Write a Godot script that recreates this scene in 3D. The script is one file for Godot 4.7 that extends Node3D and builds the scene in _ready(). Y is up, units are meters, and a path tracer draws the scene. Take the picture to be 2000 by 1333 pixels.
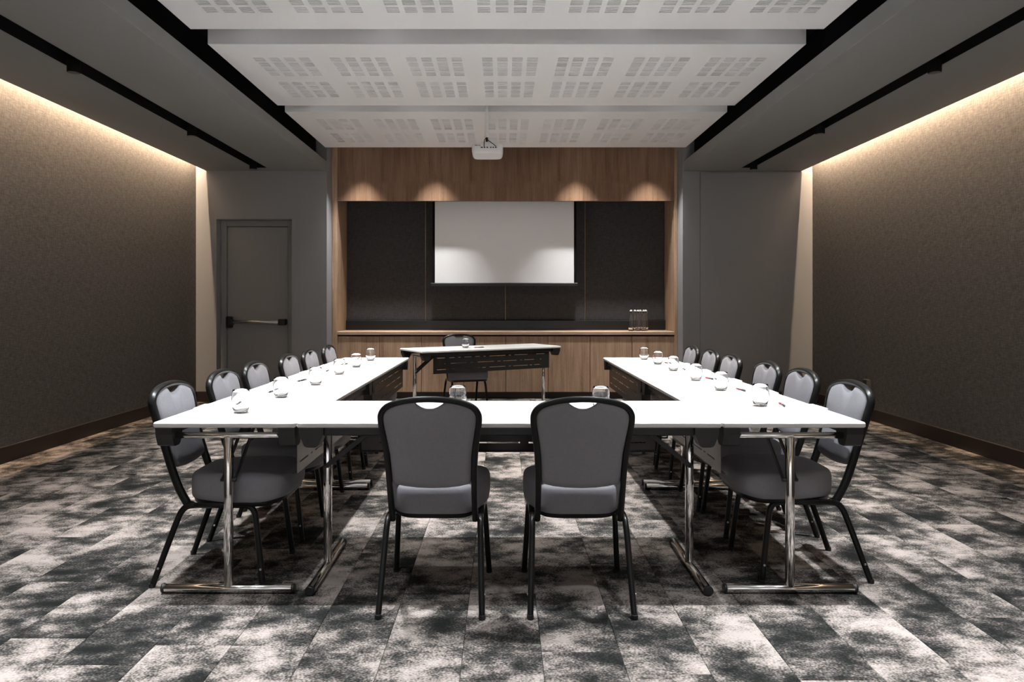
extends Node3D
# A meeting room with tables in a U. Camera at x = 0, z = 0, looking along -z; "d" below is the distance in front of it (z = -d).

const TABLE_H := 0.74
const WALL_L := -3.885
const WALL_R := 3.91
const BACK_D := 8.9       # the grey back wall
const WOOD_D := 9.17      # the face of the joinery in the alcove
const NICHE_D := 9.72     # the back of the niche
const FRONT_Z := 2.98      # the wall behind the camera
const SOFFIT_Y := 2.92
const CEIL_Y := 3.36
const PANEL_Y := 3.195

var M := {}
var taken := {}
var rng := RandomNumberGenerator.new()


# ------------------------------------------------------------------ camera, air, light
func set_camera() -> void:
	var cam := Camera3D.new()
	cam.name = "camera"
	add_child(cam)
	var near := 0.05
	var focal := 1375.0                      # in pixels of a 2000 x 1333 frame
	cam.keep_aspect = Camera3D.KEEP_HEIGHT
	cam.set_frustum(1333.0 * near / focal, Vector2(17.0, -73.0) * near / focal, near, 60.0)
	cam.position = Vector3(0, 1.24, 0)
	cam.current = true
	var e := Environment.new()
	e.background_mode = Environment.BG_COLOR
	e.background_color = Color(0, 0, 0)
	e.tonemap_mode = Environment.TONE_MAPPER_LINEAR
	e.tonemap_exposure = 2.4
	e.sdfgi_enabled = true
	e.ssao_enabled = true
	e.ssil_enabled = true
	var w := WorldEnvironment.new()
	w.name = "air"
	w.environment = e
	add_child(w)


const DOWN_ENERGY := 6.6
const DOWN_COLOR := Color(0.972, 0.986, 1.0)        # the rows over the camera end
const DOWN_COLOR_FAR := Color(1.0, 0.99, 0.975)     # the rows over the far end
const COVE_ENERGY := 47.0
const COVE_COLOR := Color(1.0, 0.87, 0.73)
const DOWN_X := [-1.83, -0.88, 0.95, 1.88]
const DOWN_D := [8.865, 7.055, 5.155, 3.225, 1.295, -0.66, -2.62]


# ------------------------------------------------------------------ shape helpers
func P(x: float, y: float, d: float) -> Vector3:
	return Vector3(x, y, -d)


func tool() -> SurfaceTool:
	var st := SurfaceTool.new()
	st.begin(Mesh.PRIMITIVE_TRIANGLES)
	return st


func emit(st: SurfaceTool, smooth: PackedVector3Array, flat: PackedVector3Array) -> void:
	var vol := 0.0
	for arr in [smooth, flat]:
		for i in range(0, arr.size(), 3):
			vol += arr[i].dot(arr[i + 1].cross(arr[i + 2]))
	var order := [0, 2, 1] if vol > 0 else [0, 1, 2]
	for pass_no in 2:
		var arr: PackedVector3Array = flat if pass_no else smooth
		for i in range(0, arr.size(), 3):
			st.set_smooth_group(-1 if pass_no else 0)
			for k in order:
				st.add_vertex(arr[i + k])


func quad(a: PackedVector3Array, p: Vector3, q: Vector3, r: Vector3, s: Vector3) -> void:
	a.append_array([p, q, r, p, r, s])


func box(st: SurfaceTool, lo: Vector3, hi: Vector3, bevel := 0.0, t := Transform3D.IDENTITY) -> void:
	var c := (lo + hi) / 2.0
	var h := (hi - lo).abs() / 2.0
	var b := minf(bevel, minf(h.x, minf(h.y, h.z)) * 0.98)
	var f := PackedVector3Array()
	if b <= 0.0:
		var v := []
		for i in 8:
			v.append(t * (c + h * Vector3(1 if i & 1 else -1, 1 if i & 2 else -1, 1 if i & 4 else -1)))
		for q in [[0, 2, 3, 1], [4, 5, 7, 6], [0, 1, 5, 4], [2, 6, 7, 3], [0, 4, 6, 2], [1, 3, 7, 5]]:
			quad(f, v[q[0]], v[q[1]], v[q[2]], v[q[3]])
		emit(st, PackedVector3Array(), f)
		return
	var k := h - Vector3(b, b, b)
	for axis in 3:
		var u := (axis + 1) % 3
		var w := (axis + 2) % 3
		for s in [-1.0, 1.0]:
			var p := []
			for e in [[-1, -1], [1, -1], [1, 1], [-1, 1]]:
				var x := Vector3.ZERO
				x[axis] = s * h[axis]
				x[u] = e[0] * k[u]
				x[w] = e[1] * k[w]
				p.append(t * (c + x))
			if s > 0:
				quad(f, p[0], p[1], p[2], p[3])
			else:
				quad(f, p[3], p[2], p[1], p[0])
			for s2 in [-1.0, 1.0]:   # the edges between this axis and the next
				var g := []
				for e in [-1.0, 1.0]:
					var x := Vector3.ZERO
					x[axis] = s * h[axis]
					x[u] = s2 * k[u]
					x[w] = e * k[w]
					g.append(t * (c + x))
				for e in [1.0, -1.0]:
					var x := Vector3.ZERO
					x[axis] = s * k[axis]
					x[u] = s2 * h[u]
					x[w] = e * k[w]
					g.append(t * (c + x))
				if s * s2 > 0:
					quad(f, g[3], g[2], g[1], g[0])
				else:
					quad(f, g[0], g[1], g[2], g[3])
	for i in 8:
		var s := Vector3(1 if i & 1 else -1, 1 if i & 2 else -1, 1 if i & 4 else -1)
		var g := []
		for axis in 3:
			var x := k * s
			x[axis] = h[axis] * s[axis]
			g.append(t * (c + x))
		if s.x * s.y * s.z > 0:
			f.append_array([g[0], g[1], g[2]])
		else:
			f.append_array([g[0], g[2], g[1]])
	emit(st, PackedVector3Array(), f)


func boxd(st: SurfaceTool, x0: float, x1: float, y0: float, y1: float, d0: float, d1: float, bevel := 0.0) -> void:
	box(st, Vector3(minf(x0, x1), y0, -maxf(d0, d1)), Vector3(maxf(x0, x1), y1, -minf(d0, d1)), bevel)


func loft(st: SurfaceTool, rings: Array, cap0 := true, cap1 := true, loop := false) -> void:
	var a := PackedVector3Array()
	var f := PackedVector3Array()
	var n: int = rings[0].size()
	var last := rings.size() - (0 if loop else 1)
	for i in last:
		var r0: PackedVector3Array = rings[i]
		var r1: PackedVector3Array = rings[(i + 1) % rings.size()]
		for j in n:
			var m := (j + 1) % n
			quad(a, r0[j], r0[m], r1[m], r1[j])
	for end in 2:
		if loop or not [cap0, cap1][end]:
			continue
		var r: PackedVector3Array = rings[0] if end == 0 else rings[rings.size() - 1]
		var c := Vector3.ZERO
		for p in r:
			c += p / n
		for j in n:
			var m := (j + 1) % n
			if end == 0:
				f.append_array([c, r[m], r[j]])
			else:
				f.append_array([c, r[j], r[m]])
	emit(st, a, f)


func oval(rx: float, ry: float, n := 12) -> PackedVector2Array:
	var s := PackedVector2Array()
	for i in n:
		var t := TAU * i / n
		s.append(Vector2(cos(t) * rx, sin(t) * ry))
	return s


# Sweeps a section along a path; "across" (never parallel to the path) is where the section's second axis points, about.
func sweep(st: SurfaceTool, path: Array, section: PackedVector2Array, across: Vector3, loop := false) -> void:
	var rings := []
	for i in path.size():
		var before: Vector3 = path[(i - 1 + path.size()) % path.size()] if loop or i > 0 else path[i]
		var after: Vector3 = path[(i + 1) % path.size()] if loop or i < path.size() - 1 else path[i]
		var t := (after - before).normalized()
		var a := t.cross(across).normalized()
		var b := a.cross(t).normalized()
		var ring := PackedVector3Array()
		for s in section:
			ring.append(path[i] + a * s.x + b * s.y)
		rings.append(ring)
	loft(st, rings, true, true, loop)


func rod(st: SurfaceTool, p: Vector3, q: Vector3, r: float, n := 14, chamfer := 0.002) -> void:
	var t := (q - p).normalized()
	var across := Vector3.UP if absf(t.y) < 0.9 else Vector3.RIGHT
	var a := t.cross(across).normalized()
	var b := a.cross(t)
	var rings := []
	for e in [[p, r - chamfer], [p + t * chamfer, r], [q - t * chamfer, r], [q, r - chamfer]]:
		var ring := PackedVector3Array()
		for i in n:
			var w := TAU * i / n
			ring.append(e[0] + (a * cos(w) + b * sin(w)) * e[1])
		rings.append(ring)
	loft(st, rings)


func lathe(st: SurfaceTool, profile: Array, at := Vector3.ZERO, n := 24) -> void:
	var rings := []
	for p in profile:
		var ring := PackedVector3Array()
		for i in n:
			var w := TAU * i / n
			ring.append(at + Vector3(cos(w) * p[0], p[1], sin(w) * p[0]))
		rings.append(ring)
	loft(st, rings)


func curve(pts: Array, n := 6) -> Array:   # Catmull-Rom through the points
	var r := []
	for i in pts.size() - 1:
		var a: Vector3 = pts[maxi(i - 1, 0)]
		var b: Vector3 = pts[i]
		var c: Vector3 = pts[i + 1]
		var e: Vector3 = pts[mini(i + 2, pts.size() - 1)]
		for k in n:
			r.append(b.cubic_interpolate(c, a, e, float(k) / n))
	r.append(pts[pts.size() - 1])
	return r


func prism(st: SurfaceTool, outline: PackedVector2Array, depth: float, t: Transform3D) -> void:   # convex outline in x, y, pushed along z
	var r0 := PackedVector3Array()
	var r1 := PackedVector3Array()
	for p in outline:
		r0.append(t * Vector3(p.x, p.y, -depth / 2))
		r1.append(t * Vector3(p.x, p.y, depth / 2))
	var f := PackedVector3Array()
	for j in r0.size():
		var m := (j + 1) % r0.size()
		quad(f, r0[j], r0[m], r1[m], r1[j])
		if j > 0 and j < r0.size() - 1:
			f.append_array([r0[0], r0[m], r0[j], r1[0], r1[j], r1[m]])
	emit(st, PackedVector3Array(), f)


# A plate in x, z between y0 and y1, with real rectangular holes. rows: [z0, z1, [[x0, x1], ...]], sorted.
func holed_plate(st: SurfaceTool, x0: float, x1: float, z0: float, z1: float, y0: float, y1: float, rows: Array, t := Transform3D.IDENTITY) -> void:
	var f := PackedVector3Array()
	var pieces := []
	var z := z0
	for row in rows:
		pieces.append([x0, x1, z, row[0]])
		var x := x0
		for h in row[2]:
			pieces.append([x, h[0], row[0], row[1]])
			x = h[1]
			var c := [Vector2(h[0], row[0]), Vector2(h[1], row[0]), Vector2(h[1], row[1]), Vector2(h[0], row[1])]
			for i in 4:
				var p: Vector2 = c[i]
				var q: Vector2 = c[(i + 1) % 4]
				quad(f, t * Vector3(p.x, y0, p.y), t * Vector3(p.x, y1, p.y), t * Vector3(q.x, y1, q.y), t * Vector3(q.x, y0, q.y))
		pieces.append([x, x1, row[0], row[1]])
		z = row[1]
	pieces.append([x0, x1, z, z1])
	for p in pieces:
		quad(f, t * Vector3(p[0], y1, p[2]), t * Vector3(p[0], y1, p[3]), t * Vector3(p[1], y1, p[3]), t * Vector3(p[1], y1, p[2]))
		quad(f, t * Vector3(p[0], y0, p[2]), t * Vector3(p[1], y0, p[2]), t * Vector3(p[1], y0, p[3]), t * Vector3(p[0], y0, p[3]))
	var o := [Vector2(x0, z0), Vector2(x0, z1), Vector2(x1, z1), Vector2(x1, z0)]
	for i in 4:
		var p: Vector2 = o[i]
		var q: Vector2 = o[(i + 1) % 4]
		quad(f, t * Vector3(p.x, y0, p.y), t * Vector3(p.x, y1, p.y), t * Vector3(q.x, y1, q.y), t * Vector3(q.x, y0, q.y))
	emit(st, PackedVector3Array(), f)


func lerp_table(tab: Array, x: float) -> float:
	for i in tab.size() - 1:
		if x <= tab[i + 1][0] or i == tab.size() - 2:
			var w: float = clampf((x - tab[i][0]) / (tab[i + 1][0] - tab[i][0]), 0.0, 1.0)
			return lerpf(tab[i][1], tab[i + 1][1], w)
	return tab[0][1]


# ------------------------------------------------------------------ scene helpers
func numbered(called: String) -> String:
	var n: int = taken.get(called, 0)
	taken[called] = n + 1
	return called if n == 0 else "%s_%03d" % [called, n]


func done(st: SurfaceTool, called: String, m: Material, parent: Node = self) -> MeshInstance3D:
	st.generate_normals()
	var o := MeshInstance3D.new()
	o.mesh = st.commit()
	o.mesh.surface_set_material(0, m)
	o.name = numbered(called) if parent == self else called
	parent.add_child(o, true)
	return o


func tag(o: Node, label: String, category: String, group := "") -> Node:
	o.set_meta("label", label)
	o.set_meta("category", category)
	if group:
		o.set_meta("group", group)
	return o


func structure(o: Node, label := "") -> Node:
	o.set_meta("kind", "structure")
	if label:
		o.set_meta("label", label)
	return o


func thing(called: String, label: String, category: String, at := Vector3.ZERO, turn := 0.0, group := "") -> Node3D:
	var o := Node3D.new()
	o.name = numbered(called)
	add_child(o)
	o.position = at
	o.rotation.y = turn
	tag(o, label, category, group)
	return o


func copy(src: Node3D, label: String, at: Vector3, turn := 0.0) -> Node3D:
	var base: String = src.get_meta("base")
	var c: Node3D = src.duplicate()
	c.name = numbered(base)
	add_child(c)
	c.position = at
	c.rotation.y = turn
	c.set_meta("label", label)
	return c


# ------------------------------------------------------------------ materials
func lin(r: float, g: float, b: float) -> Color:
	return Color(r, g, b).linear_to_srgb()


func mat(called: String, c: Color, rough: float, metal := 0.0) -> StandardMaterial3D:
	var m := StandardMaterial3D.new()
	m.resource_name = called
	m.albedo_color = c
	m.roughness = rough
	m.metallic = metal
	M[called] = m
	return m


func noise(freq: float, octaves: int, sd: int, kind := FastNoiseLite.TYPE_SIMPLEX_SMOOTH) -> FastNoiseLite:
	var n := FastNoiseLite.new()
	n.noise_type = kind
	n.frequency = freq
	n.seed = sd
	n.fractal_type = FastNoiseLite.FRACTAL_FBM if octaves > 1 else FastNoiseLite.FRACTAL_NONE
	n.fractal_octaves = octaves
	return n


func grey(n: FastNoiseLite, w: int, h: int, stretch_w := 0, stretch_h := 0) -> PackedByteArray:
	var im := n.get_seamless_image(w, h)
	im.convert(Image.FORMAT_L8)
	if stretch_w:
		im.resize(stretch_w, stretch_h, Image.INTERPOLATE_CUBIC)
	return im.get_data()


func ramp(v: float, stops: Array) -> Color:
	for i in stops.size() - 1:
		if v <= stops[i + 1][0]:
			return stops[i][1].lerp(stops[i + 1][1], clampf((v - stops[i][0]) / (stops[i + 1][0] - stops[i][0]), 0, 1))
	return stops[stops.size() - 1][1]


func texture_from(size: int, value: Callable, stops: Array) -> ImageTexture:
	var table := PackedByteArray()
	for i in 256:
		var c := ramp(i / 255.0, stops)
		table.append_array([c.r8, c.g8, c.b8])
	var data := PackedByteArray()
	data.resize(size * size * 3)
	for i in size * size:
		var v: int = value.call(i)
		data[i * 3] = table[v * 3]
		data[i * 3 + 1] = table[v * 3 + 1]
		data[i * 3 + 2] = table[v * 3 + 2]
	return ImageTexture.create_from_image(Image.create_from_data(size, size, false, Image.FORMAT_RGB8, data))


func carpet_texture() -> ImageTexture:
	var n := 2048
	var large := noise(0.0032, 7, 11)
	large.fractal_gain = 0.66
	var patches := large.get_image(n, n)
	var brush := noise(0.014, 6, 23)
	brush.fractal_gain = 0.66
	var strokes := brush.get_image(n, n * 5 / 8)
	var pile := noise(0.19, 3, 37).get_image(n, n * 7 / 8)
	strokes.resize(n, n, Image.INTERPOLATE_BILINEAR)
	pile.resize(n, n, Image.INTERPOLATE_BILINEAR)
	for im in [patches, strokes, pile]:
		im.convert(Image.FORMAT_L8)
	var a := patches.get_data()
	var b := strokes.get_data()
	var c := pile.get_data()
	var stops := [[0.0, Color8(22, 23, 22)], [0.24, Color8(38, 38, 37)], [0.42, Color8(68, 65, 62)], [0.54, Color8(96, 91, 87)], [0.68, Color8(127, 119, 114)], [0.92, Color8(152, 143, 138)]]
	var table := PackedByteArray()
	for i in 256:
		var col := ramp(i / 255.0, stops)
		table.append_array([col.r8, col.g8, col.b8])
	var data := PackedByteArray()
	data.resize(n * n * 3)
	for i in n * n:
		var v := clampi(int((a[i] - 128) * 1.15 + (b[i] - 128) * 0.75 + (c[i] - 128) * 0.64 + 134), 0, 255) * 3
		data[i * 3] = table[v]
		data[i * 3 + 1] = table[v + 1]
		data[i * 3 + 2] = table[v + 2]
	return ImageTexture.create_from_image(Image.create_from_data(n, n, false, Image.FORMAT_RGB8, data))


func linen_texture(sd: int, lo: Color, hi: Color, contrast := 1.0) -> ImageTexture:
	var n := 512
	var weft := grey(noise(0.11, 2, sd), 64, 512, n, n)
	var warp := grey(noise(0.11, 2, sd + 1), 512, 64, n, n)
	var spots := grey(noise(0.012, 3, sd + 2), n, n)
	return texture_from(n, func(i): return clampi(int(128 + contrast * ((weft[i] - 128) * 0.45 + (warp[i] - 128) * 0.45 + (spots[i] - 128) * 0.10)), 0, 255), [[0.0, lo], [1.0, hi]])


func wood_texture(sd: int, across: bool) -> ImageTexture:
	var n := 1024
	var w := 1024
	var h := 1024
	var grain := grey(noise(0.05, 4, sd), 32 if across else w, h if across else 32, w, h)
	var pores := grey(noise(0.22, 2, sd + 1), 96 if across else w, h if across else 96, w, h)
	var bands := grey(noise(0.008, 2, sd + 2), 128 if across else w, h if across else 128, w, h)
	return texture_from(n, func(i): return clampi(int(128 + (grain[i] - 128) * 0.40 + (pores[i] - 128) * 0.28 + (bands[i] - 128) * 0.40), 0, 255),
		[[0.0, Color8(116, 92, 73)], [0.35, Color8(168, 139, 115)], [0.6, Color8(186, 158, 133)], [1.0, Color8(208, 182, 157)]])


func planar(m: StandardMaterial3D, tex: Texture2D, metres: float, offset := Vector3.ZERO) -> void:
	m.albedo_texture = tex
	m.uv1_triplanar = true
	m.uv1_world_triplanar = true
	m.uv1_scale = Vector3.ONE / metres
	m.uv1_offset = offset


func make_materials() -> void:
	var m := mat("carpet", Color.WHITE, 0.95)
	m.albedo_texture = carpet_texture()
	m.metallic_specular = 0.2
	m.texture_repeat = true
	m = mat("wall_linen", Color.WHITE, 0.85)
	planar(m, linen_texture(5, Color8(74, 72, 71), Color8(128, 125, 123), 1.1), 0.6)
	m.metallic_specular = 0.25
	mat("grey_paint", lin(0.28, 0.284, 0.295), 0.7).metallic_specular = 0.3
	mat("soffit_paint", lin(0.25, 0.25, 0.247), 0.8).metallic_specular = 0.25
	mat("door_paint", lin(0.24, 0.243, 0.252), 0.55)
	mat("white_paint", lin(0.90, 0.90, 0.91), 0.8)
	mat("felt", lin(0.85, 0.85, 0.84), 0.95)
	mat("black_paint", lin(0.008, 0.008, 0.008), 0.8).metallic_specular = 0.2
	m = mat("baseboard_wood", lin(0.028, 0.018, 0.014), 0.45)
	var upright := wood_texture(61, false)
	for k in 3:
		m = mat("oak_%d" % k, Color.WHITE, 0.55)
		planar(m, upright, 1.15, Vector3(0.37 * k, 0.21 * k, 0))
		m.metallic_specular = 0.35
	m = mat("oak_fascia", Color8(190, 177, 170), 0.55)
	planar(m, upright, 1.15)
	m.metallic_specular = 0.35
	m = mat("oak_flat", Color.WHITE, 0.5)
	planar(m, wood_texture(71, true), 1.15)
	m = mat("niche_fabric", Color.WHITE, 0.95)
	planar(m, linen_texture(9, Color8(58, 57, 58), Color8(88, 87, 88)), 0.8)
	m.metallic_specular = 0.15
	mat("brass", lin(0.30, 0.21, 0.11), 0.45, 0.8)
	mat("black_gloss", lin(0.010, 0.010, 0.011), 0.3)
	mat("screen_white", lin(0.92, 0.92, 0.94), 0.9)
	m = mat("table_white", lin(0.66, 0.653, 0.642), 0.42)
	mat("black_plastic", lin(0.010, 0.010, 0.011), 0.45)
	mat("chrome", lin(0.80, 0.79, 0.77), 0.10, 1.0)
	mat("graphite_panel", lin(0.045, 0.041, 0.038), 0.27, 0.5)
	m = mat("chair_black", lin(0.006, 0.006, 0.006), 0.35)
	m.metallic_specular = 0.35
	m = mat("chair_fabric", Color.WHITE, 0.72)
	m.albedo_texture = linen_texture(31, Color8(104, 103, 107), Color8(137, 136, 141), 0.5)
	m.uv1_triplanar = true
	m.uv1_scale = Vector3.ONE * 4.0
	m.metallic_specular = 0.35
	m = mat("glass", Color(1, 1, 1, 0.0), 0.0)
	m.refraction_enabled = true
	m.refraction_scale = 0.05
	mat("paper", lin(0.88, 0.88, 0.88), 0.9)
	mat("pen_red", lin(0.33, 0.02, 0.03), 0.3)
	mat("pen_dark", lin(0.03, 0.03, 0.032), 0.3)
	mat("pen_silver", lin(0.5, 0.5, 0.5), 0.25, 0.9)
	mat("steel", lin(0.55, 0.55, 0.56), 0.28, 1.0)
	mat("projector_white", lin(0.80, 0.80, 0.80), 0.45)
	mat("socket_grey", lin(0.06, 0.06, 0.06), 0.5)
	m = mat("lamp_lens", lin(0.9, 0.88, 0.82), 0.4)
	m.emission_enabled = true
	m.emission = DOWN_COLOR
	m.emission_energy_multiplier = 0.8
	m = mat("led_strip", lin(0.9, 0.85, 0.75), 0.4)
	m.emission_enabled = true
	m.emission = COVE_COLOR
	m.emission_energy_multiplier = 3.0


# ------------------------------------------------------------------ the room
func build_floor() -> void:
	var st := tool()
	boxd(st, WALL_L - 0.1, WALL_R + 0.1, -0.12, -0.006, -FRONT_Z - 0.1, 9.9)
	var fl := done(st, "floor", M.black_paint)
	structure(fl, "distressed black, grey and off-white plank carpet")
	# planks of carpet, 0.28 m wide and 1 m long, laid staggered; a few dozen cuts from one woven pattern
	var cuts := []
	rng.seed = 77
	for k in 48:
		var s := tool()
		var u0 := rng.randf_range(0.0, 0.74)
		var v0 := rng.randf_range(0.0, 0.92)
		var flip := k % 2 == 1
		var w := 0.2788 / 2
		var l := 0.9988 / 2
		var e := 0.0015
		var top := [Vector3(-w + e, 0, -l + e), Vector3(w - e, 0, -l + e), Vector3(w - e, 0, l - e), Vector3(-w + e, 0, l - e)]
		var low := [Vector3(-w, -0.002, -l), Vector3(w, -0.002, -l), Vector3(w, -0.002, l), Vector3(-w, -0.002, l)]
		var foot := [Vector3(-w, -0.006, -l), Vector3(w, -0.006, -l), Vector3(w, -0.006, l), Vector3(-w, -0.006, l)]
		var faces := [[top[0], top[1], top[2], top[3]]]
		for i in 4:
			var j := (i + 1) % 4
			faces.append([top[i], low[i], low[j], top[j]])
			faces.append([low[i], foot[i], foot[j], low[j]])
		for q in faces:
			for i in [0, 1, 2, 0, 2, 3]:
				var p: Vector3 = q[i]
				var along := (p.z + l) / 4.0
				var side := (p.x + w) / 4.0
				s.set_smooth_group(-1)
				s.set_uv(Vector2(u0 + (0.25 - along if flip else along), v0 + (0.07 - side if flip else side)))
				s.add_vertex(p)
		s.generate_normals()
		var mesh := s.commit()
		mesh.surface_set_material(0, M.carpet)
		cuts.append(mesh)
	var rest := tool()
	var rest_used := false
	var first := -0.144 - 0.28 * 14
	for i in 30:
		var x := first + 0.28 * (i + 0.5)
		if x - 0.14 > WALL_R or x + 0.14 < WALL_L:
			continue
		var shift := rng.randf()
		var d := -FRONT_Z - 1.0 + shift
		while d < 9.9:
			var c := d + 0.5
			var cut: Mesh = cuts[rng.randi() % cuts.size()]
			if c + 0.5 > 1.6:
				var o := MeshInstance3D.new()
				o.name = "carpet_tile"
				o.mesh = cut
				o.position = P(x, 0, c)
				fl.add_child(o, true)
			else:
				rest.append_from(cut, 0, Transform3D(Basis(), P(x, 0, c)))
				rest_used = true
			d += 1.0
	if rest_used:
		var o := MeshInstance3D.new()
		o.name = "carpet_tiles"
		o.mesh = rest.commit()
		o.mesh.surface_set_material(0, M.carpet)
		o.set_meta("kind", "stuff")
		fl.add_child(o, true)


func build_walls() -> void:
	var st := tool()
	boxd(st, WALL_L - 0.12, WALL_L, -0.12, CEIL_Y + 0.1, -FRONT_Z - 0.12, BACK_D + 0.3)
	structure(done(st, "wall_left", M.wall_linen), "grey linen-textured wall washed by warm cove light, left")
	st = tool()
	boxd(st, WALL_R, WALL_R + 0.12, -0.12, CEIL_Y + 0.1, -FRONT_Z - 0.12, BACK_D + 0.3)
	structure(done(st, "wall_right", M.wall_linen), "grey linen-textured wall washed by warm cove light, right")
	st = tool()
	boxd(st, WALL_L, WALL_R, -0.12, CEIL_Y + 0.1, -FRONT_Z - 0.12, -FRONT_Z)
	structure(done(st, "wall_front", M.white_paint), "white wall behind the viewer")
	# the grey back wall, with the door opening on the left and a flush panel on the right
	var back := Node3D.new()
	back.name = "wall_back"
	add_child(back)
	structure(back, "grey back wall with an alcove of oak joinery")
	st = tool()
	boxd(st, WALL_L, -3.626, -0.1, CEIL_Y, BACK_D, BACK_D + 0.3)
	boxd(st, -3.626, -2.676, 2.308, CEIL_Y, BACK_D, BACK_D + 0.3)
	boxd(st, -2.676, -2.232, -0.1, CEIL_Y, BACK_D, BACK_D + 0.3)
	boxd(st, -2.40, -2.232, -0.1, CEIL_Y, BACK_D + 0.3, 9.9)
	done(st, "painted_wall", M.grey_paint, back)
	st = tool()
	boxd(st, 2.268, 2.484, -0.1, CEIL_Y, BACK_D, BACK_D + 0.3)
	boxd(st, 2.484, WALL_R, -0.1, CEIL_Y, BACK_D + 0.012, BACK_D + 0.3)
	boxd(st, 2.268, 2.40, -0.1, CEIL_Y, BACK_D + 0.3, 9.9)
	done(st, "painted_wall", M.grey_paint, back)
	st = tool()
	boxd(st, 2.490, WALL_R, 0.0, 2.908, BACK_D, BACK_D + 0.012, 0.002)
	done(st, "flush_panel", M.grey_paint, back)
	st = tool()
	boxd(st, -2.232, 2.268, -0.1, CEIL_Y, NICHE_D + 0.04, NICHE_D + 0.14)
	done(st, "niche_wall", M.black_paint, back)
	st = tool()
	boxd(st, -2.16, 2.19, 2.86, 2.90, WOOD_D + 0.04, NICHE_D + 0.04)
	done(st, "niche_top", M.black_paint, back)
	var xs := [-2.162, -1.075, 0.028, 1.130, 2.228]
	for i in 4:
		st = tool()
		boxd(st, xs[i] + 0.004, xs[i + 1] - 0.004, 1.01, 2.86, NICHE_D, NICHE_D + 0.04, 0.006)
		done(st, "fabric_panel", M.niche_fabric, back)
	for i in [1, 2, 3]:
		st = tool()
		boxd(st, xs[i] - 0.004, xs[i] + 0.004, 1.01, 2.86, NICHE_D + 0.004, NICHE_D + 0.03)
		done(st, "brass_trim", M.brass, back)
	st = tool()
	boxd(st, -2.162, 2.228, 0.86, 1.01, NICHE_D - 0.05, NICHE_D + 0.04, 0.004)
	done(st, "black_upstand", M.black_gloss, back)
	# baseboards
	st = tool()
	boxd(st, WALL_L, WALL_L + 0.018, 0, 0.13, -FRONT_Z, BACK_D, 0.004)
	structure(done(st, "baseboard_left", M.baseboard_wood))
	st = tool()
	boxd(st, WALL_R - 0.018, WALL_R, 0, 0.13, -FRONT_Z, BACK_D, 0.004)
	structure(done(st, "baseboard_right", M.baseboard_wood))
	var bb := Node3D.new()
	bb.name = "baseboard_back"
	add_child(bb)
	structure(bb)
	for r in [[WALL_L + 0.018, -3.626], [-2.676, -2.232], [2.268, WALL_R - 0.018]]:
		st = tool()
		boxd(st, r[0], r[1], 0, 0.13, BACK_D - 0.016, BACK_D, 0.004)
		done(st, "baseboard_length", M.baseboard_wood, bb)


func build_door() -> void:
	var door := Node3D.new()
	door.name = "door_1"
	add_child(door)
	structure(door, "dark grey fire door with a push bar, set back in the wall")
	var fd := BACK_D + 0.13
	var st := tool()
	boxd(st, -3.626, -3.548, 0, 2.308, fd, fd + 0.09, 0.003)
	boxd(st, -2.762, -2.676, 0, 2.308, fd, fd + 0.09, 0.003)
	boxd(st, -3.548, -2.762, 2.232, 2.308, fd, fd + 0.09, 0.003)
	done(st, "door_frame", M.door_paint, door)
	st = tool()
	boxd(st, -3.542, -2.767, 0.006, 2.226, fd + 0.012, fd + 0.06, 0.003)
	var leaf := done(st, "door_leaf", M.door_paint, door)
	st = tool()
	boxd(st, -3.545, -3.47, 0.93, 1.075, fd - 0.045, fd + 0.012, 0.008)
	boxd(st, -3.50, -3.44, 0.965, 1.04, fd - 0.085, fd - 0.02, 0.01)
	boxd(st, -2.87, -2.775, 0.965, 1.045, fd - 0.085, fd + 0.012, 0.01)
	done(st, "bar_housing", M.black_plastic, leaf)
	st = tool()
	rod(st, P(-3.46, 1.005, fd - 0.055), P(-2.86, 1.005, fd - 0.055), 0.024, 16)
	done(st, "push_bar", M.steel, leaf)
	st = tool()
	boxd(st, -3.75, -2.55, -0.1, 2.45, BACK_D + 0.29, BACK_D + 0.34)
	done(st, "dark_backing", M.black_paint, door)


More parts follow.
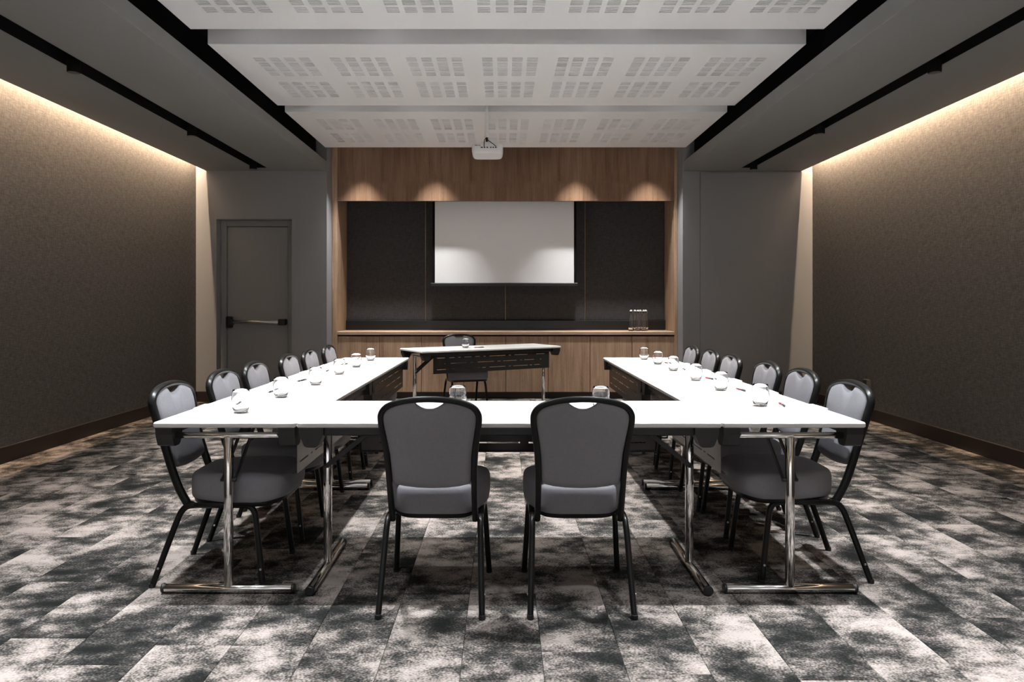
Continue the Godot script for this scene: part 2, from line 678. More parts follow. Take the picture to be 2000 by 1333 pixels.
func build_ceiling() -> void:
	var st := tool()
	boxd(st, WALL_L - 0.12, WALL_R + 0.12, CEIL_Y, CEIL_Y + 0.12, -FRONT_Z - 0.12, 9.9)
	var ce := done(st, "ceiling", M.soffit_paint)
	structure(ce, "ceiling with dropped grey soffits along both sides")
	for side in [0, 1]:
		var s := -1.0 if side == 0 else 1.0
		var xi: float = [-2.229, 2.278][side]      # inner edge
		var xa: float = [-2.922, 2.946][side]      # track slot
		var xb: float = [-3.082, 3.084][side]
		var xo: float = [-3.757, 3.777][side]      # outer edge, at the cove
		var xv: float = [-2.37, 2.415][side]       # black wall above the lip
		st = tool()
		boxd(st, xi, xa, SOFFIT_Y, 3.043, -FRONT_Z, BACK_D, 0.003)
		boxd(st, xb, xo, SOFFIT_Y, 3.043, -FRONT_Z, BACK_D, 0.003)
		boxd(st, xa, xb, SOFFIT_Y, 3.043, 8.70, BACK_D)
		boxd(st, xv + s * 0.01, xo, 3.043, CEIL_Y, -FRONT_Z, BACK_D)
		done(st, "soffit", M.soffit_paint, ce)
		st = tool()
		boxd(st, xv, xv + s * 0.01, 3.043, CEIL_Y, -FRONT_Z, BACK_D)
		boxd(st, xi + s * 0.004, xv, 3.043, 3.047, -FRONT_Z, BACK_D)
		boxd(st, xi + s * 0.0, xv, CEIL_Y - 0.004, CEIL_Y, -FRONT_Z, BACK_D)
		done(st, "black_slot", M.black_paint, ce)
		st = tool()
		boxd(st, xa, xa + s * 0.004, SOFFIT_Y + 0.001, 3.043, -FRONT_Z, 8.70)
		boxd(st, xb - s * 0.004, xb, SOFFIT_Y + 0.001, 3.043, -FRONT_Z, 8.70)
		boxd(st, xa, xb, 3.035, 3.043, -FRONT_Z, 8.70)
		boxd(st, xa, xb, SOFFIT_Y + 0.001, 3.043, 8.696, 8.70)
		done(st, "track_recess", M.black_paint, ce)
		var word := "left" if side == 0 else "right"
		# the track in its recess and its cylinder spots
		var xt := (xa + xb) / 2
		st = tool()
		boxd(st, xt - 0.018, xt + 0.018, 2.995, 3.035, -FRONT_Z + 0.1, 8.66, 0.003)
		tag(done(st, "lighting_track", M.black_plastic), "black lighting track recessed in the %s soffit" % word, "light track", "lighting tracks")
		var where := ["nearest the camera", "in the middle", "beside the back wall"]
		var ds: Array = [[4.92, 6.785, 8.45], [4.92, 6.70, 8.48]][side]
		for i in 3:
			var sp := thing("track_spotlight", "black cylinder spotlight on the %s track, %s" % [word, where[i]], "spotlight", P(xt, 2.995, ds[i]), 0.0, "cylinder spotlights on the tracks")
			st = tool()
			lathe(st, [[0.041, -0.138], [0.043, -0.134], [0.043, -0.03], [0.038, -0.024]], Vector3.ZERO, 20)
			done(st, "housing", M.black_paint, sp)
			st = tool()
			box(st, Vector3(-0.016, -0.026, -0.05), Vector3(0.016, 0.0, 0.05), 0.004)
			done(st, "track_adapter", M.black_paint, sp)
			st = tool()
			lathe(st, [[0.034, -0.1405], [0.036, -0.138], [0.03, -0.132]], Vector3.ZERO, 20)
			done(st, "lens", M.black_gloss, sp)
		# the warm strip in the cove between soffit and wall
		var xc: float = xo + s * 0.02
		var cove := thing("cove_light", "warm LED strip hidden in the cove along the %s wall" % word, "cove light", P(xc, 3.22, 2.95), 0.0, "cove lights")
		st = tool()
		box(st, Vector3(-0.012, 0.004, -5.85), Vector3(0.012, 0.014, 5.85))
		done(st, "led_strip", M.led_strip, cove)
		st = tool()
		box(st, Vector3(-0.018, 0.014, -5.85), Vector3(0.018, 0.03, 5.85))
		done(st, "profile", M.steel, cove)
		var al := AreaLight3D.new()
		al.name = "strip_light"
		al.area_size = Vector2(0.024, 11.7)
		al.basis = Basis(Vector3(0, 0, 1), deg_to_rad(71.0) * s) * Basis(Vector3(1, 0, 0), -PI / 2)
		al.light_color = COVE_COLOR
		al.light_energy = COVE_ENERGY
		al.area_range = 30.0
		al.shadow_enabled = true
		cove.add_child(al)


func build_panels() -> void:
	var spans := [[7.17, 8.80], [5.30, 6.94], [3.37, 5.01], [1.44, 3.08], [-0.49, 1.15], [-2.44, -0.80]]
	var words := ["farthest, beside the oak fascia", "second from the oak fascia", "third from the oak fascia", "above the viewer", "behind the viewer", "beside the rear wall"]
	var x0 := -2.225
	var x1 := 2.28
	for i in spans.size():
		var d0: float = spans[i][0]
		var d1: float = spans[i][1]
		var o := thing("ceiling_panel", "white suspended acoustic ceiling panel with slotted squares, " + words[i], "ceiling panel", P(0.0275, PANEL_Y, (d0 + d1) / 2), 0.0, "acoustic ceiling panels")
		var hx := (x1 - x0) / 2
		var hz := (d1 - d0) / 2
		var st := tool()
		var rows := []
		for block in 2:
			var z0 := -0.3125 + 0.62 * block - 0.2225
			for r in 4:
				for k in 4:
					var z := z0 + r * 0.12 + k * 0.0235
					var hs := []
					for g in 7:
						var cx := 0.607 * (g - 3) + 0.025
						for c in 4:
							var x := cx - 0.2225 + c * 0.1205
							hs.append([x, x + 0.0835])
					rows.append([z, z + 0.0135, hs])
		holed_plate(st, -hx + 0.012, hx - 0.012, -hz + 0.012, hz - 0.012, 0.0, 0.0125, rows)
		done(st, "slotted_sheet", M.white_paint, o)
		st = tool()
		box(st, Vector3(-hx + 0.012, 0.04, -hz + 0.012), Vector3(hx - 0.012, 0.055, hz - 0.012))
		done(st, "felt_backing", M.felt, o)
		st = tool()
		box(st, Vector3(-hx, 0, -hz), Vector3(hx, 0.163, -hz + 0.012))
		box(st, Vector3(-hx, 0, hz - 0.012), Vector3(hx, 0.163, hz))
		box(st, Vector3(-hx, 0, -hz + 0.012), Vector3(-hx + 0.012, 0.163, hz - 0.012))
		box(st, Vector3(hx - 0.012, 0, -hz + 0.012), Vector3(hx, 0.163, hz - 0.012))
		done(st, "rim", M.white_paint, o)


func build_downlights() -> void:
	var src: Node3D = null
	var gaps := ["beside the oak fascia", "in the gap behind the second panel", "in the gap behind the third panel", "in the gap above the front table", "in the gap overhead", "in the gap behind the viewer", "beside the rear wall"]
	var cols := ["leftmost", "second from left", "third from left", "rightmost"]
	for r in DOWN_D.size():
		for c in DOWN_X.size():
			var at := P(DOWN_X[c], CEIL_Y, DOWN_D[r])
			var label: String = "round recessed downlight %s, %s of its row" % [gaps[r], cols[c]]
			if src == null:
				src = thing("downlight", label, "downlight", at, 0.0, "downlights in the gaps between ceiling panels")
				src.set_meta("base", "downlight")
				var st := tool()
				lathe(st, [[0.050, 0.0], [0.062, 0.0], [0.062, -0.006], [0.054, -0.009], [0.046, -0.005], [0.046, 0.0]], Vector3.ZERO, 24)
				done(st, "trim_ring", M.white_paint, src)
				st = tool()
				lathe(st, [[0.044, -0.001], [0.044, -0.004], [0.03, -0.006]], Vector3.ZERO, 24)
				done(st, "lens", M.lamp_lens, src)
				var l := SpotLight3D.new()
				l.name = "lamp"
				l.position = Vector3(0, -0.012, 0)
				l.rotation.x = -PI / 2
				l.spot_angle = 38.0
				l.spot_angle_attenuation = 1.0
				l.spot_range = 30.0
				l.spot_attenuation = 2.0
				l.light_color = DOWN_COLOR
				l.light_energy = DOWN_ENERGY
				l.light_size = 0.035
				l.shadow_enabled = true
				src.add_child(l)
			else:
				copy(src, label, at)
			var lamp: SpotLight3D = get_child(get_child_count() - 1).get_node("lamp")
			lamp.light_color = DOWN_COLOR_FAR if r < 3 else DOWN_COLOR
			lamp.light_energy = DOWN_ENERGY * (0.6 if r == 0 else 1.0)
			lamp.spot_angle = 32.0 if r == 0 else 36.0      # the row beside the oak has tighter lamps


func build_joinery() -> void:
	var x0 := -2.162
	var x1 := 2.228
	var st := tool()
	boxd(st, x0, x1, 2.577, CEIL_Y, WOOD_D, WOOD_D + 0.035, 0.003)
	tag(done(st, "wood_fascia", M.oak_fascia), "wide oak fascia above the niche and screen", "fascia")
	for side in 2:
		st = tool()
		if side == 0:
			boxd(st, -2.230, x0, 0, CEIL_Y, WOOD_D - 0.012, NICHE_D + 0.03, 0.003)
		else:
			boxd(st, x1, 2.266, 0, CEIL_Y, WOOD_D - 0.012, NICHE_D + 0.03, 0.003)
		tag(done(st, "wood_jamb", M.oak_1), "upright oak jamb at the %s side of the niche" % ["left", "right"][side], "jamb", "oak jambs")
	st = tool()
	boxd(st, x0 + 0.001, x1 - 0.001, 0.832, 0.877, WOOD_D - 0.012, NICHE_D - 0.052, 0.004)
	tag(done(st, "countertop", M.oak_flat), "long oak counter running across the niche", "countertop")
	st = tool()
	boxd(st, x0 + 0.001, x1 - 0.001, 0.0, 0.085, WOOD_D + 0.05, WOOD_D + 0.07)
	tag(done(st, "kickboard", M.baseboard_wood), "dark brown kickboard below the oak cabinets", "kickboard")
	var ord := ["first", "second", "third", "fourth", "fifth", "sixth", "seventh", "eighth"]
	var w := (x1 - x0) / 8
	for i in 8:
		var xa := x0 + w * i
		var o := thing("cabinet", "oak cabinet with a plain flat door, %s from the left" % ord[i], "cabinet", P(xa + w / 2, 0.085, WOOD_D + 0.25), 0.0, "oak cabinets under the counter")
		st = tool()
		box(st, Vector3(-w / 2 + 0.002, 0, -0.28), Vector3(w / 2 - 0.002, 0.722, 0.228))
		done(st, "carcass", M.baseboard_wood, o)
		st = tool()
		box(st, Vector3(-w / 2 + 0.003, 0.004, 0.23), Vector3(w / 2 - 0.003, 0.728, 0.25), 0.0015)
		done(st, "door", M["oak_%d" % ((i * 2 + 1) % 3)], o)


func build_screen() -> void:
	var sx := 0.015
	var o := thing("projection_screen", "white roll-down projection screen with black bottom bar in the niche", "projection screen", P(sx, 1.476, 9.42))
	var st := tool()
	box(st, Vector3(-0.930, 0.041, -0.0012), Vector3(0.930, 1.30, 0.0012))
	done(st, "fabric", M.screen_white, o)
	for s in [-1.0, 1.0]:
		st = tool()
		box(st, Vector3(minf(s * 0.930, s * 0.962), 0.041, -0.0012), Vector3(maxf(s * 0.930, s * 0.962), 1.30, 0.0012))
		done(st, "black_border", M.black_paint, o)
	st = tool()
	box(st, Vector3(-0.985, 0, -0.016), Vector3(0.985, 0.041, 0.016), 0.006)
	done(st, "bottom_bar", M.black_plastic, o)
	st = tool()
	box(st, Vector3(-1.02, 1.28, -0.05), Vector3(1.02, 1.383, 0.05), 0.01)
	done(st, "roller_case", M.black_plastic, o)


func build_projector() -> void:
	var o := thing("projector", "white projector hanging from the ceiling on a white pole", "projector", P(-0.165, 2.70, 7.06))
	var st := tool()
	rod(st, Vector3(0, 0.245, 0), Vector3(0, CEIL_Y - 2.70, 0), 0.019, 18)
	done(st, "pole", M.projector_white, o)
	st = tool()
	lathe(st, [[0.022, 0.205], [0.024, 0.21], [0.024, 0.245], [0.022, 0.248]], Vector3.ZERO, 18)
	for a in [[-0.09, 0.03], [0.09, 0.03], [-0.09, -0.17], [0.09, -0.17]]:
		rod(st, Vector3(0, 0.185, -0.02), Vector3(a[0], 0.125, a[1]), 0.005, 8)
	done(st, "mount_arms", M.projector_white, o)
	st = tool()
	rod(st, Vector3(0, 0.165, 0), Vector3(0, 0.208, 0), 0.013, 12)
	done(st, "swivel_joint", M.black_plastic, o)
	# body, tilted a little; rounded in plan, its rear with the sockets faces the camera
	var body := Transform3D(Basis(Vector3.RIGHT, deg_to_rad(-6.0)), Vector3(0.005, 0.085, -0.10))
	st = tool()
	var rings := []
	for lv in [[-0.048, 0.82], [-0.045, 0.90], [-0.030, 0.965], [0.0, 1.0], [0.035, 1.0], [0.045, 0.985], [0.05, 0.94]]:
		var ring := PackedVector3Array()
		for i in 40:
			var t := TAU * i / 40
			var c := cos(t)
			var s := sin(t)
			ring.append(body * Vector3(signf(c) * pow(absf(c), 0.35) * 0.158 * lv[1], lv[0], signf(s) * pow(absf(s), 0.35) * 0.125 * lv[1]))
		rings.append(ring)
	loft(st, rings)
	var b := done(st, "body", M.projector_white, o)
	st = tool()
	for p in [[-0.055, 0.02], [-0.028, 0.016], [0.0, 0.016], [0.035, 0.014], [0.06, 0.014], [0.085, 0.016]]:
		box(st, Vector3(p[0] - p[1] / 2, 0.0, 0.121), Vector3(p[0] + p[1] / 2, 0.011, 0.1275), 0.001, body)
	done(st, "sockets", M.black_plastic, b)
	st = tool()
	box(st, Vector3(-0.125, 0.025, 0.121), Vector3(-0.07, 0.03, 0.1268), 0.0, body)
	done(st, "air_vent", M.black_plastic, b)
	st = tool()
	lathe(st, [[0.03, 0.0], [0.034, 0.004], [0.034, 0.02], [0.026, 0.022]], Vector3.ZERO, 20)
	var lens := done(st, "lens", M.black_gloss, b)
	lens.transform = body * Transform3D(Basis(Vector3.RIGHT, -PI / 2), Vector3(-0.06, 0.0, -0.122))
	st = tool()
	sweep(st, curve([Vector3(-0.002, 0.20, 0.035), Vector3(-0.022, 0.17, 0.045), Vector3(-0.027, 0.12, 0.045), body * Vector3(-0.028, 0.006, 0.145)], 6), oval(0.004, 0.004, 8), Vector3.RIGHT)
	done(st, "signal_cable", M.black_plastic, o)
	st = tool()
	sweep(st, curve([Vector3(0.004, 0.19, 0.03), Vector3(0.02, 0.165, 0.045), Vector3(0.055, 0.14, 0.045), Vector3(0.085, 0.115, 0.045), body * Vector3(0.088, 0.012, 0.14)], 6), oval(0.004, 0.004, 8), Vector3.BACK + Vector3.UP * 0.3)
	done(st, "power_cable", M.black_plastic, o)


# ------------------------------------------------------------------ tables
func make_table(label: String, length: float, width: float, at: Vector3, turn: float) -> Node3D:
	var o := thing("folding_table", label, "table", at, turn, "white folding tables")
	var hl := length / 2
	var hw := width / 2
	var st := tool()
	box(st, Vector3(-hl + 0.001, TABLE_H - 0.024, -hw + 0.001), Vector3(hl - 0.001, TABLE_H, hw - 0.001), 0.006)
	done(st, "table_top", M.table_white, o)
	for s in [-1.0, 1.0]:
		st = tool()
		box(st, Vector3(-hl + 0.03, TABLE_H - 0.062, s * (hw - 0.045) - 0.016), Vector3(hl - 0.03, TABLE_H - 0.024, s * (hw - 0.045) + 0.016), 0.004)
		done(st, "rail", M.black_plastic, o)
		for e in [-1.0, 1.0]:
			st = tool()
			var outline := PackedVector2Array([Vector2(-0.05, 0), Vector2(-0.05, -0.03), Vector2(-0.03, -0.078), Vector2(-0.018, -0.084), Vector2(0.018, -0.084), Vector2(0.03, -0.078), Vector2(0.05, -0.03), Vector2(0.05, 0)])
			prism(st, outline, 0.07, Transform3D(Basis(), Vector3(e * (hl - 0.062), TABLE_H - 0.024, s * (hw - 0.042))))
			done(st, "corner_bracket", M.black_plastic, o)
	for e in [-1.0, 1.0]:
		var lx: float = e * (hl - 0.052)
		st = tool()
		rod(st, Vector3(lx, 0.676, -hw + 0.07), Vector3(lx, 0.676, hw - 0.07), 0.0135)
		done(st, "crossbar", M.chrome, o)
		st = tool()
		rod(st, Vector3(lx, 0.03, 0), Vector3(lx, 0.67, 0), 0.0195, 20)
		var leg := done(st, "leg", M.chrome, o)
		st = tool()
		rod(st, Vector3(lx, 0.021, -hw + 0.025), Vector3(lx, 0.021, hw - 0.025), 0.019, 20)
		var foot := done(st, "foot_bar", M.chrome, leg)
		for s in [-1.0, 1.0]:
			st = tool()
			rod(st, Vector3(lx, 0.021, s * (hw - 0.032)), Vector3(lx, 0.021, s * (hw - 0.016)), 0.0208, 20, 0.004)
			done(st, "end_cap", M.black_plastic, leg)
		st = tool()
		var p := Vector3(lx, 0.485, 0.0)
		var q := Vector3(lx - e * 0.27, 0.70, 0.0)
		var dir := (q - p).normalized()
		var tf := Transform3D(Basis(dir, Vector3(-dir.y, dir.x, 0), Vector3(0, 0, 1)), (p + q) / 2)
		var half := p.distance_to(q) / 2
		box(st, Vector3(-half, -0.011, -0.030), Vector3(half, 0.011, -0.024), 0.001, tf)
		box(st, Vector3(-half, -0.011, 0.024), Vector3(half, 0.011, 0.030), 0.001, tf)
		rod(st, p + Vector3(0, 0, -0.034), p + Vector3(0, 0, 0.034), 0.008, 10)
		done(st, "folding_strut", M.black_plastic, leg)
		foot.name = "foot_bar"
	# the slotted screen under the long edge
	st = tool()
	var pl := length - 0.30
	var rows := []
	var dashes := [[[0.03, 0.10], [0.13, 0.17], [0.20, 0.22], [0.25, 0.31], [0.34, 0.38], [0.41, 0.43], [0.46, 0.60], [0.63, 0.65], [0.68, 0.80], [0.82, 0.84], [0.88, 0.96]],
		[[0.09, 0.11], [0.14, 0.27], [0.30, 0.33], [0.36, 0.50], [0.53, 0.56], [0.58, 0.70], [0.73, 0.75], [0.77, 0.89], [0.915, 0.925]],
		[[0.03, 0.12], [0.15, 0.17], [0.20, 0.29], [0.33, 0.38], [0.40, 0.43], [0.46, 0.60], [0.63, 0.65], [0.67, 0.80], [0.82, 0.84], [0.86, 0.94]]]
	for k in 3:
		var z := 0.055 + 0.062 * k
		var hs := []
		for h in dashes[k]:
			hs.append([(h[0] - 0.5) * pl, (h[1] - 0.5) * pl])
		rows.append([z, z + 0.007, hs])
	var tp := Transform3D(Basis(Vector3(1, 0, 0), Vector3(0, 0, 1), Vector3(0, -1, 0)), Vector3(0, TABLE_H - 0.026, hw - 0.038))
	holed_plate(st, -pl / 2, pl / 2, 0.0, 0.225, 0.0, 0.0016, rows, tp)
	box(st, Vector3(-pl / 2, TABLE_H - 0.253, hw - 0.056), Vector3(pl / 2, TABLE_H - 0.2505, hw - 0.0364))
	done(st, "modesty_panel", M.graphite_panel, o)
	return o


func build_tables() -> void:
	make_table("white folding table joining both side rows, nearest the camera", 1.795, 0.662, P(0.0245, 0, 2.963 + 0.331), PI)
	make_table("white folding table at the camera end of the left row", 1.785, 0.603, P(-1.1765, 0, 2.963 + 0.8925), PI / 2)
	make_table("white folding table at the far end of the left row", 1.785, 0.603, P(-1.1765, 0, 4.75 + 0.8925), PI / 2)
	make_table("white folding table at the camera end of the right row", 1.785, 0.605, P(1.2275, 0, 2.963 + 0.8925), -PI / 2)
	make_table("white folding table at the far end of the right row", 1.785, 0.605, P(1.2275, 0, 4.75 + 0.8925), -PI / 2)
	make_table("white folding table standing askew before the oak cabinets", 1.8, 0.60, P(-0.24, 0, 8.12), deg_to_rad(31))


# ------------------------------------------------------------------ chairs (forward is -z, the origin between the feet)
const BACK_U := [[0.34, 0.150], [0.38, 0.128], [0.43, 0.100], [0.50, 0.075], [0.60, 0.045], [0.70, 0.018], [0.80, -0.006], [0.90, -0.015]]
const HALF_W := [[0.34, 0.170], [0.50, 0.170], [0.62, 0.173], [0.70, 0.182], [0.76, 0.191], [0.79, 0.193]]


func chair_point(x: float, y: float, u: float) -> Vector3:
	return Vector3(x, y, 0.2425 - u)


func back_point(x: float, y: float, off := 0.0) -> Vector3:
	return chair_point(x, y, lerp_table(BACK_U, y) + off - 0.35 * (0.037 - x * x) * 0.6)


func make_chair(label: String) -> Node3D:
	var o := thing("banquet_chair", label, "chair", Vector3.ZERO, 0.0, "grey padded chairs around the tables")
	o.set_meta("base", "banquet_chair")
	# back frame: one tube, up one side, over the arch and down the other
	var half := []
	for y in [0.352, 0.42, 0.50, 0.58, 0.65, 0.71, 0.76, 0.79]:
		half.append(Vector2(lerp_table(HALF_W, y), y))
	for p in [[0.190, 0.807], [0.178, 0.826], [0.155, 0.842], [0.115, 0.855], [0.06, 0.864]]:
		half.append(Vector2(p[0], p[1]))
	var pts := []
	for p in half:
		pts.append(back_point(p.x, p.y))
	pts.append(back_point(0, 0.867))
	for i in range(half.size() - 1, -1, -1):
		pts.append(back_point(-half[i].x, half[i].y))
	var st := tool()
	var section := PackedVector2Array()
	for i in 12:
		var t := TAU * i / 12
		section.append(Vector2(signf(cos(t)) * pow(absf(cos(t)), 0.7) * 0.0125, signf(sin(t)) * pow(absf(sin(t)), 0.7) * 0.0175))
	sweep(st, curve(pts, 3), section, Vector3(0, 0.2, 1))
	done(st, "back_frame", M.chair_black, o)
	# back pad: fills the frame down to y = 0.50, with a hand hold dipping below the arch
	var outline := []
	for p in [[0.0, 0.497], [0.06, 0.499], [0.11, 0.505], [0.148, 0.514], [0.159, 0.53], [0.160, 0.58], [0.163, 0.64], [0.174, 0.71], [0.183, 0.76], [0.185, 0.788], [0.182, 0.809], [0.168, 0.831], [0.136, 0.8465], [0.103, 0.856], [0.074, 0.860], [0.061, 0.858], [0.050, 0.847], [0.032, 0.836], [0.015, 0.830]]:
		outline.append(Vector2(p[0], p[1]))
	outline.append(Vector2(0, 0.829))
	for i in range(outline.size() - 2, 0, -1):
		outline.append(Vector2(-outline[i].x, outline[i].y))
	st = tool()
	var mid := Vector2(0, 0.67)
	var rings := []
	for lv in [[-0.016, 0.55], [-0.0155, 0.85], [-0.013, 0.95], [-0.007, 0.99], [0.0, 1.0], [0.008, 0.99], [0.017, 0.95], [0.022, 0.88], [0.026, 0.72], [0.028, 0.45]]:
		var ring := PackedVector3Array()
		for p in outline:
			var q: Vector2 = mid + (p - mid) * lv[1]
			ring.append(back_point(q.x, q.y, lv[0]))
		rings.append(ring)
	loft(st, rings)
	done(st, "backrest", M.chair_fabric, o)
	# seat cushion
	st = tool()
	rings = []
	for lv in [[0.372, 0.955], [0.380, 0.985], [0.40, 1.0], [0.450, 1.0], [0.470, 0.99], [0.481, 0.96], [0.488, 0.90], [0.494, 0.70], [0.497, 0.35]]:
		var ring := PackedVector3Array()
		for i in 48:
			var t := TAU * i / 48
			var c := cos(t)
			var s := sin(t)
			var z: float = signf(s) * pow(absf(s), 0.42) * lv[1]         # -1 rear .. 1 front
			var x: float = signf(c) * pow(absf(c), 0.42) * lv[1]
			var wide := lerpf(0.172, 0.222, smoothstep(-1.0, 0.1, z)) - 0.012 * smoothstep(0.4, 1.0, z)
			var y: float = lv[0] + 0.012 * smoothstep(0.5, 1.0, z) * (1.0 if lv[0] < 0.41 else -0.7)
			ring.append(chair_point(x * wide, y, 0.352 + z * 0.226))
		rings.append(ring)
	loft(st, rings)
	done(st, "seat", M.chair_fabric, o)
	st = tool()
	rings = []
	for lv in [[0.350, 0.90], [0.356, 0.955], [0.373, 0.965]]:
		var ring := PackedVector3Array()
		for i in 40:
			var t := TAU * i / 40
			var c := cos(t)
			var s := sin(t)
			var z: float = signf(s) * pow(absf(s), 0.42) * lv[1]
			var x: float = signf(c) * pow(absf(c), 0.42) * lv[1]
			var wide := lerpf(0.172, 0.220, smoothstep(-1.0, 0.1, z)) - 0.012 * smoothstep(0.4, 1.0, z)
			ring.append(chair_point(x * wide, lv[0] + 0.012 * smoothstep(0.5, 1.0, z), 0.352 + z * 0.223))
		rings.append(ring)
	loft(st, rings)
	done(st, "seat_pan", M.chair_black, o)
	for s in [-1.0, 1.0]:
		# rear leg, rail and front leg are bent from one tube
		st = tool()
		sweep(st, curve([chair_point(s * 0.205, 0.003, 0.0), chair_point(s * 0.199, 0.15, 0.053), chair_point(s * 0.194, 0.285, 0.103), chair_point(s * 0.192, 0.328, 0.123), chair_point(s * 0.191, 0.350, 0.148), chair_point(s * 0.191, 0.355, 0.185)], 4), oval(0.0135, 0.0125, 12), Vector3.RIGHT)
		var rear := done(st, "leg", M.chair_black, o)
		st = tool()
		sweep(st, curve([chair_point(s * 0.215, 0.003, 0.487), chair_point(s * 0.206, 0.15, 0.470), chair_point(s * 0.198, 0.285, 0.452), chair_point(s * 0.194, 0.328, 0.442), chair_point(s * 0.192, 0.350, 0.420), chair_point(s * 0.191, 0.355, 0.385)], 4), oval(0.0135, 0.0125, 12), Vector3.RIGHT)
		var front := done(st, "leg", M.chair_black, o)
		st = tool()
		rod(st, chair_point(s * 0.191, 0.355, 0.18), chair_point(s * 0.191, 0.355, 0.39), 0.0128, 12, 0.001)
		rod(st, chair_point(s * 0.165, 0.362, 0.145), chair_point(s * 0.192, 0.352, 0.19), 0.010, 10, 0.001)
		done(st, "seat_rail", M.chair_black, o)
		for e in [[rear, 0.205, 0.0], [front, 0.215, 0.487]]:
			st = tool()
			lathe(st, [[0.0130, 0.0], [0.0139, 0.002], [0.0139, 0.016], [0.0134, 0.018]], chair_point(s * e[1], 0, e[2]), 14)
			done(st, "foot_glide", M.black_plastic, e[0])
			st = tool()
			rod(st, chair_point(s * (e[1] - 0.004) + 0.011 * s, 0.085, e[2] * 0.985 + (0.03 if e[2] == 0.0 else 0.0)), chair_point(s * (e[1] - 0.004) + 0.016 * s, 0.085, e[2] * 0.985 + (0.03 if e[2] == 0.0 else 0.0)), 0.005, 8, 0.001)
			done(st, "stacking_button", M.steel, e[0])
	return o


func build_chairs() -> void:
	var src := make_chair("grey padded chair seen from behind at front table, left of the pair")
	src.position = P(-0.284, 0, 2.766 + 0.2425)
	src.rotation.y = deg_to_rad(-1.0)
	copy(src, "grey padded chair seen from behind at front table, right of the pair", P(0.311, 0, 2.766 + 0.2425), 0.0)
	var ord := ["nearest the camera", "second from the camera", "third from the camera", "fourth from the camera", "fifth from the camera", "farthest from the camera"]
	var left := [[-1.534, 3.28], [-1.535, 3.88], [-1.545, 4.41], [-1.53, 5.05], [-1.535, 5.61], [-1.53, 6.20]]
	for i in 6:   # x of the rear feet, then the distance of the chair's middle line
		copy(src, "grey padded black-framed chair in the left row, " + ord[i], P(left[i][0] + 0.2425, 0, left[i][1]), -PI / 2)
	var right := [[1.632, 3.33], [1.665, 3.94], [1.655, 4.43], [1.63, 5.055], [1.65, 5.62], [1.635, 6.13]]
	for i in 6:
		copy(src, "grey padded black-framed chair in the right row, " + ord[i], P(right[i][0] - 0.2425, 0, right[i][1]), PI / 2)
	copy(src, "grey padded chair behind the askew table, facing the camera", P(-0.455, 0, 8.22), deg_to_rad(180 + 18))


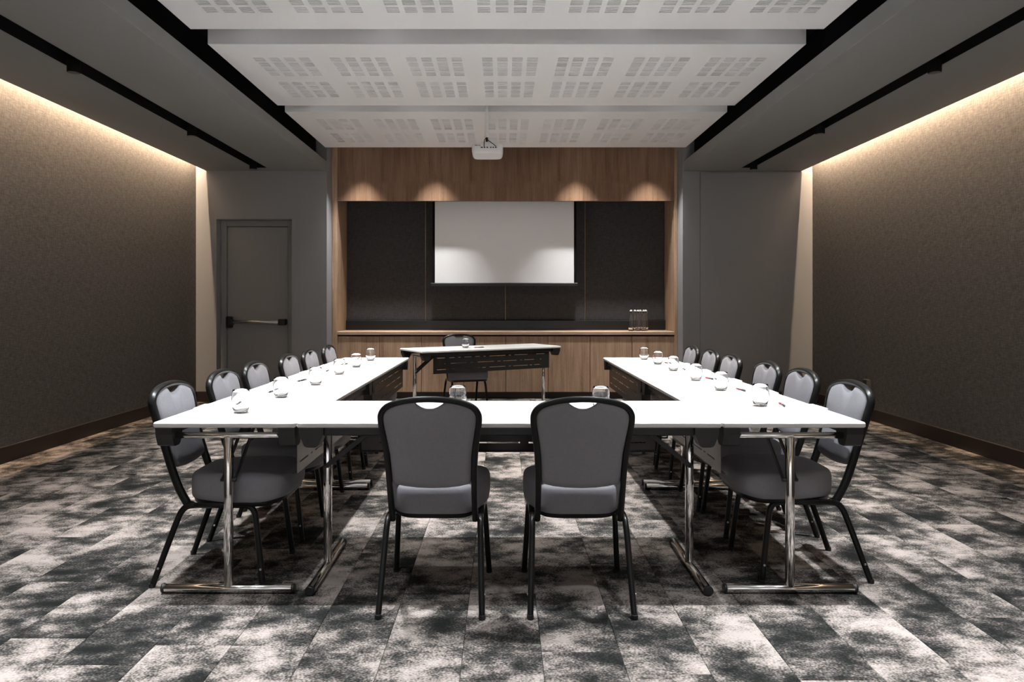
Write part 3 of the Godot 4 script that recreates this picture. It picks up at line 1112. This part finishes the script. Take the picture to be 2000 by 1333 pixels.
# ------------------------------------------------------------------ small things
func build_tableware() -> void:
	var y := TABLE_H
	var glass: Node3D = null
	var ord := ["nearest the camera", "second from the camera", "third from the camera", "fourth from the camera", "fifth from the camera", "farthest from the camera"]
	var left := [[-1.20, 3.22], [-1.183, 3.747], [-1.153, 4.326], [-1.16, 4.98], [-1.157, 5.54], [-1.163, 6.17]]
	var right := [[1.252, 3.43], [1.25, 4.044], [1.252, 4.577], [1.268, 5.25], [1.271, 5.79], [1.258, 6.29]]
	var spots := []
	for i in 6:
		spots.append([left[i][0], left[i][1], "clear stemless water glass on the left table row, " + ord[i]])
	for i in 6:
		spots.append([right[i][0], right[i][1], "clear stemless water glass on the right table row, " + ord[i]])
	spots.append([-0.217, 3.36, "clear stemless water glass on the front table, before the left chair"])
	spots.append([0.461, 3.33, "clear stemless water glass on the front table, before the right chair"])
	spots.append([-0.425, 7.92, "clear stemless water glass on the askew table before the cabinets"])
	for s in spots:
		var at := P(s[0], y, s[1])
		if glass:
			copy(glass, s[2], at)
			continue
		glass = thing("water_glass", s[2], "glass", at, 0.0, "stemless water glasses on the tables")
		glass.set_meta("base", "water_glass")
		var st := tool()
		lathe(st, [[0.012, 0.0006], [0.027, 0.0004], [0.030, 0.002], [0.0345, 0.015], [0.040, 0.033], [0.0425, 0.052], [0.0412, 0.075], [0.0378, 0.098], [0.0362, 0.107], [0.0352, 0.1078], [0.0345, 0.107], [0.0362, 0.098], [0.0395, 0.075], [0.0408, 0.052], [0.0383, 0.034], [0.0322, 0.018], [0.026, 0.011], [0.012, 0.0095]], Vector3.ZERO, 32)
		done(st, "bowl", M.glass, glass)
	# note pads and pens, one of each to a seat
	var pad: Node3D = null
	var pen: Node3D = null
	var pads := []
	var lp := [[-1.365, 3.405], [-1.365, 3.92], [-1.36, 4.47], [-1.36, 5.13], [-1.355, 5.66], [-1.355, 6.25]]
	var rp := [[1.425, 3.39], [1.425, 3.98], [1.425, 4.58], [1.425, 5.24], [1.43, 5.78], [1.42, 6.27]]
	for i in 6:
		pads.append([lp[i][0], lp[i][1], "left", ord[i], -1.0])
	for i in 6:
		pads.append([rp[i][0], rp[i][1], "right", ord[i], 1.0])
	pads.append([-0.30, 8.17, "", "", 0.0])
	var k := 0
	for p in pads:
		var turn: float = [3.0, -2.0, 1.5, -3.0, 2.0, 0.5][k % 6]
		var label: String = "small white note pad on the %s table row, %s" % [p[2], p[3]] if p[2] else "small white note pad on the askew table"
		var ang: float = deg_to_rad(turn) + (deg_to_rad(31) + PI / 2 if p[4] == 0.0 else 0.0)
		if pad:
			copy(pad, label, P(p[0], y, p[1]), ang)
		else:
			pad = thing("note_pad", label, "note pad", P(p[0], y, p[1]), ang, "note pads at each seat")
			pad.set_meta("base", "note_pad")
			var st := tool()
			box(st, Vector3(-0.104, 0.0002, -0.074), Vector3(0.104, 0.0055, 0.074))
			done(st, "sheets", M.paper, pad)
			st = tool()
			box(st, Vector3(-0.1042, 0.0, -0.0742), Vector3(0.1042, 0.0006, 0.0742))
			done(st, "card_back", M.felt, pad)
		# a click pen across the inner end of the pad
		label = "red and dark click pen on the %s table row, %s" % [p[2], p[3]] if p[4] == 1.0 else ("dark click pen with silver clip on the left table row, %s" % p[3] if p[4] < 0.0 else "red pen lying on the askew table")
		var pos := P(p[0] - p[4] * 0.075, y + 0.0055, p[1] + 0.02)
		var yaw: float = PI / 2 + deg_to_rad([-8.0, 6.0, 12.0, -5.0, 9.0, 4.0][k % 6]) * (p[4] if p[4] else 1.0)
		if p[4] == 0.0:
			pos = P(-0.275, y, 7.98)
			yaw = 0.5
		if p[4] > 0.0:
			yaw += PI
		if pen == null or k == 6:
			pen = thing("click_pen", label, "pen", pos, yaw, "click pens at each seat")
			pen.set_meta("base", "click_pen")
			var st := tool()
			rod(st, Vector3(-0.012, 0.0052, 0), Vector3(0.058, 0.0052, 0), 0.0052, 12)
			done(st, "upper_barrel", M.pen_dark, pen)
			st = tool()
			rod(st, Vector3(-0.055, 0.0052, 0), Vector3(-0.012, 0.0052, 0), 0.0054, 12)
			done(st, "grip", M.pen_dark if k < 6 else M.pen_red, pen)
			st = tool()
			var rings := []
			for e in [[-0.070, 0.0012], [-0.066, 0.002], [-0.055, 0.0045]]:
				var ring := PackedVector3Array()
				for i in 10:
					ring.append(Vector3(e[0], 0.0052 + cos(TAU * i / 10) * e[1], sin(TAU * i / 10) * e[1]))
				rings.append(ring)
			loft(st, rings)
			rod(st, Vector3(0.058, 0.0052, 0), Vector3(0.068, 0.0052, 0), 0.003, 10, 0.0008)
			box(st, Vector3(0.018, 0.0102, -0.0022), Vector3(0.057, 0.0124, 0.0022), 0.0006)
			done(st, "tip_and_clip", M.pen_silver, pen)
		else:
			copy(pen, label, pos, yaw)
		k += 1
	# swing-top bottles on the counter
	var bottle: Node3D = null
	var bs := [[1232.5, 9.35, "front row, leftmost"], [1246.0, 9.36, "front row, in the middle"], [1257.0, 9.35, "front row, rightmost"], [1240.0, 9.44, "back row, leftmost"], [1250.5, 9.45, "back row, in the middle"], [1261.0, 9.44, "back row, rightmost"]]
	for b in bs:
		var at := P((b[0] - 983.0) * b[1] / 1375.0, 0.877, b[1])
		var label: String = "clear glass swing-top bottle on the oak counter, " + b[2]
		if bottle:
			copy(bottle, label, at)
			continue
		bottle = thing("glass_bottle", label, "bottle", at, 0.0, "swing-top bottles on the oak counter")
		bottle.set_meta("base", "glass_bottle")
		var st := tool()
		lathe(st, [[0.01, 0.004], [0.032, 0.0005], [0.036, 0.004], [0.036, 0.05], [0.033, 0.12], [0.026, 0.185], [0.017, 0.225], [0.0145, 0.245], [0.0165, 0.250], [0.0165, 0.256], [0.012, 0.257], [0.012, 0.225], [0.022, 0.185], [0.030, 0.12], [0.033, 0.05], [0.032, 0.014], [0.01, 0.010]], Vector3.ZERO, 24)
		done(st, "body", M.glass, bottle)
		st = tool()
		lathe(st, [[0.009, 0.252], [0.0145, 0.258], [0.0155, 0.266], [0.0135, 0.277], [0.006, 0.281]], Vector3.ZERO, 16)
		done(st, "stopper", M.projector_white, bottle)
		st = tool()
		for s in [-1.0, 1.0]:
			sweep(st, curve([Vector3(s * 0.0165, 0.228, 0.002), Vector3(s * 0.021, 0.248, 0.006), Vector3(s * 0.019, 0.266, 0.004), Vector3(s * 0.012, 0.274, 0)], 4), oval(0.0013, 0.0013, 6), Vector3.BACK)
		done(st, "wire_bail", M.steel, bottle)
	# a dark socket box on the right wall, half behind the nearest right chair
	var so := thing("wall_socket", "small dark grey socket box low on the right wall", "socket", P(WALL_R, 0.33, 7.53))
	var st2 := tool()
	box(st2, Vector3(-0.045, 0.0, -0.045), Vector3(0.0, 0.10, 0.045), 0.004)
	done(st2, "box", M.socket_grey, so)
	st2 = tool()
	box(st2, Vector3(-0.049, 0.012, -0.033), Vector3(-0.0445, 0.088, 0.033), 0.002)
	done(st2, "cover", M.black_plastic, so)


func _ready() -> void:
	set_camera()
	make_materials()
	build_floor()
	build_walls()
	build_door()
	build_ceiling()
	build_panels()
	build_downlights()
	build_joinery()
	build_screen()
	build_projector()
	build_tables()
	build_chairs()
	build_tableware()
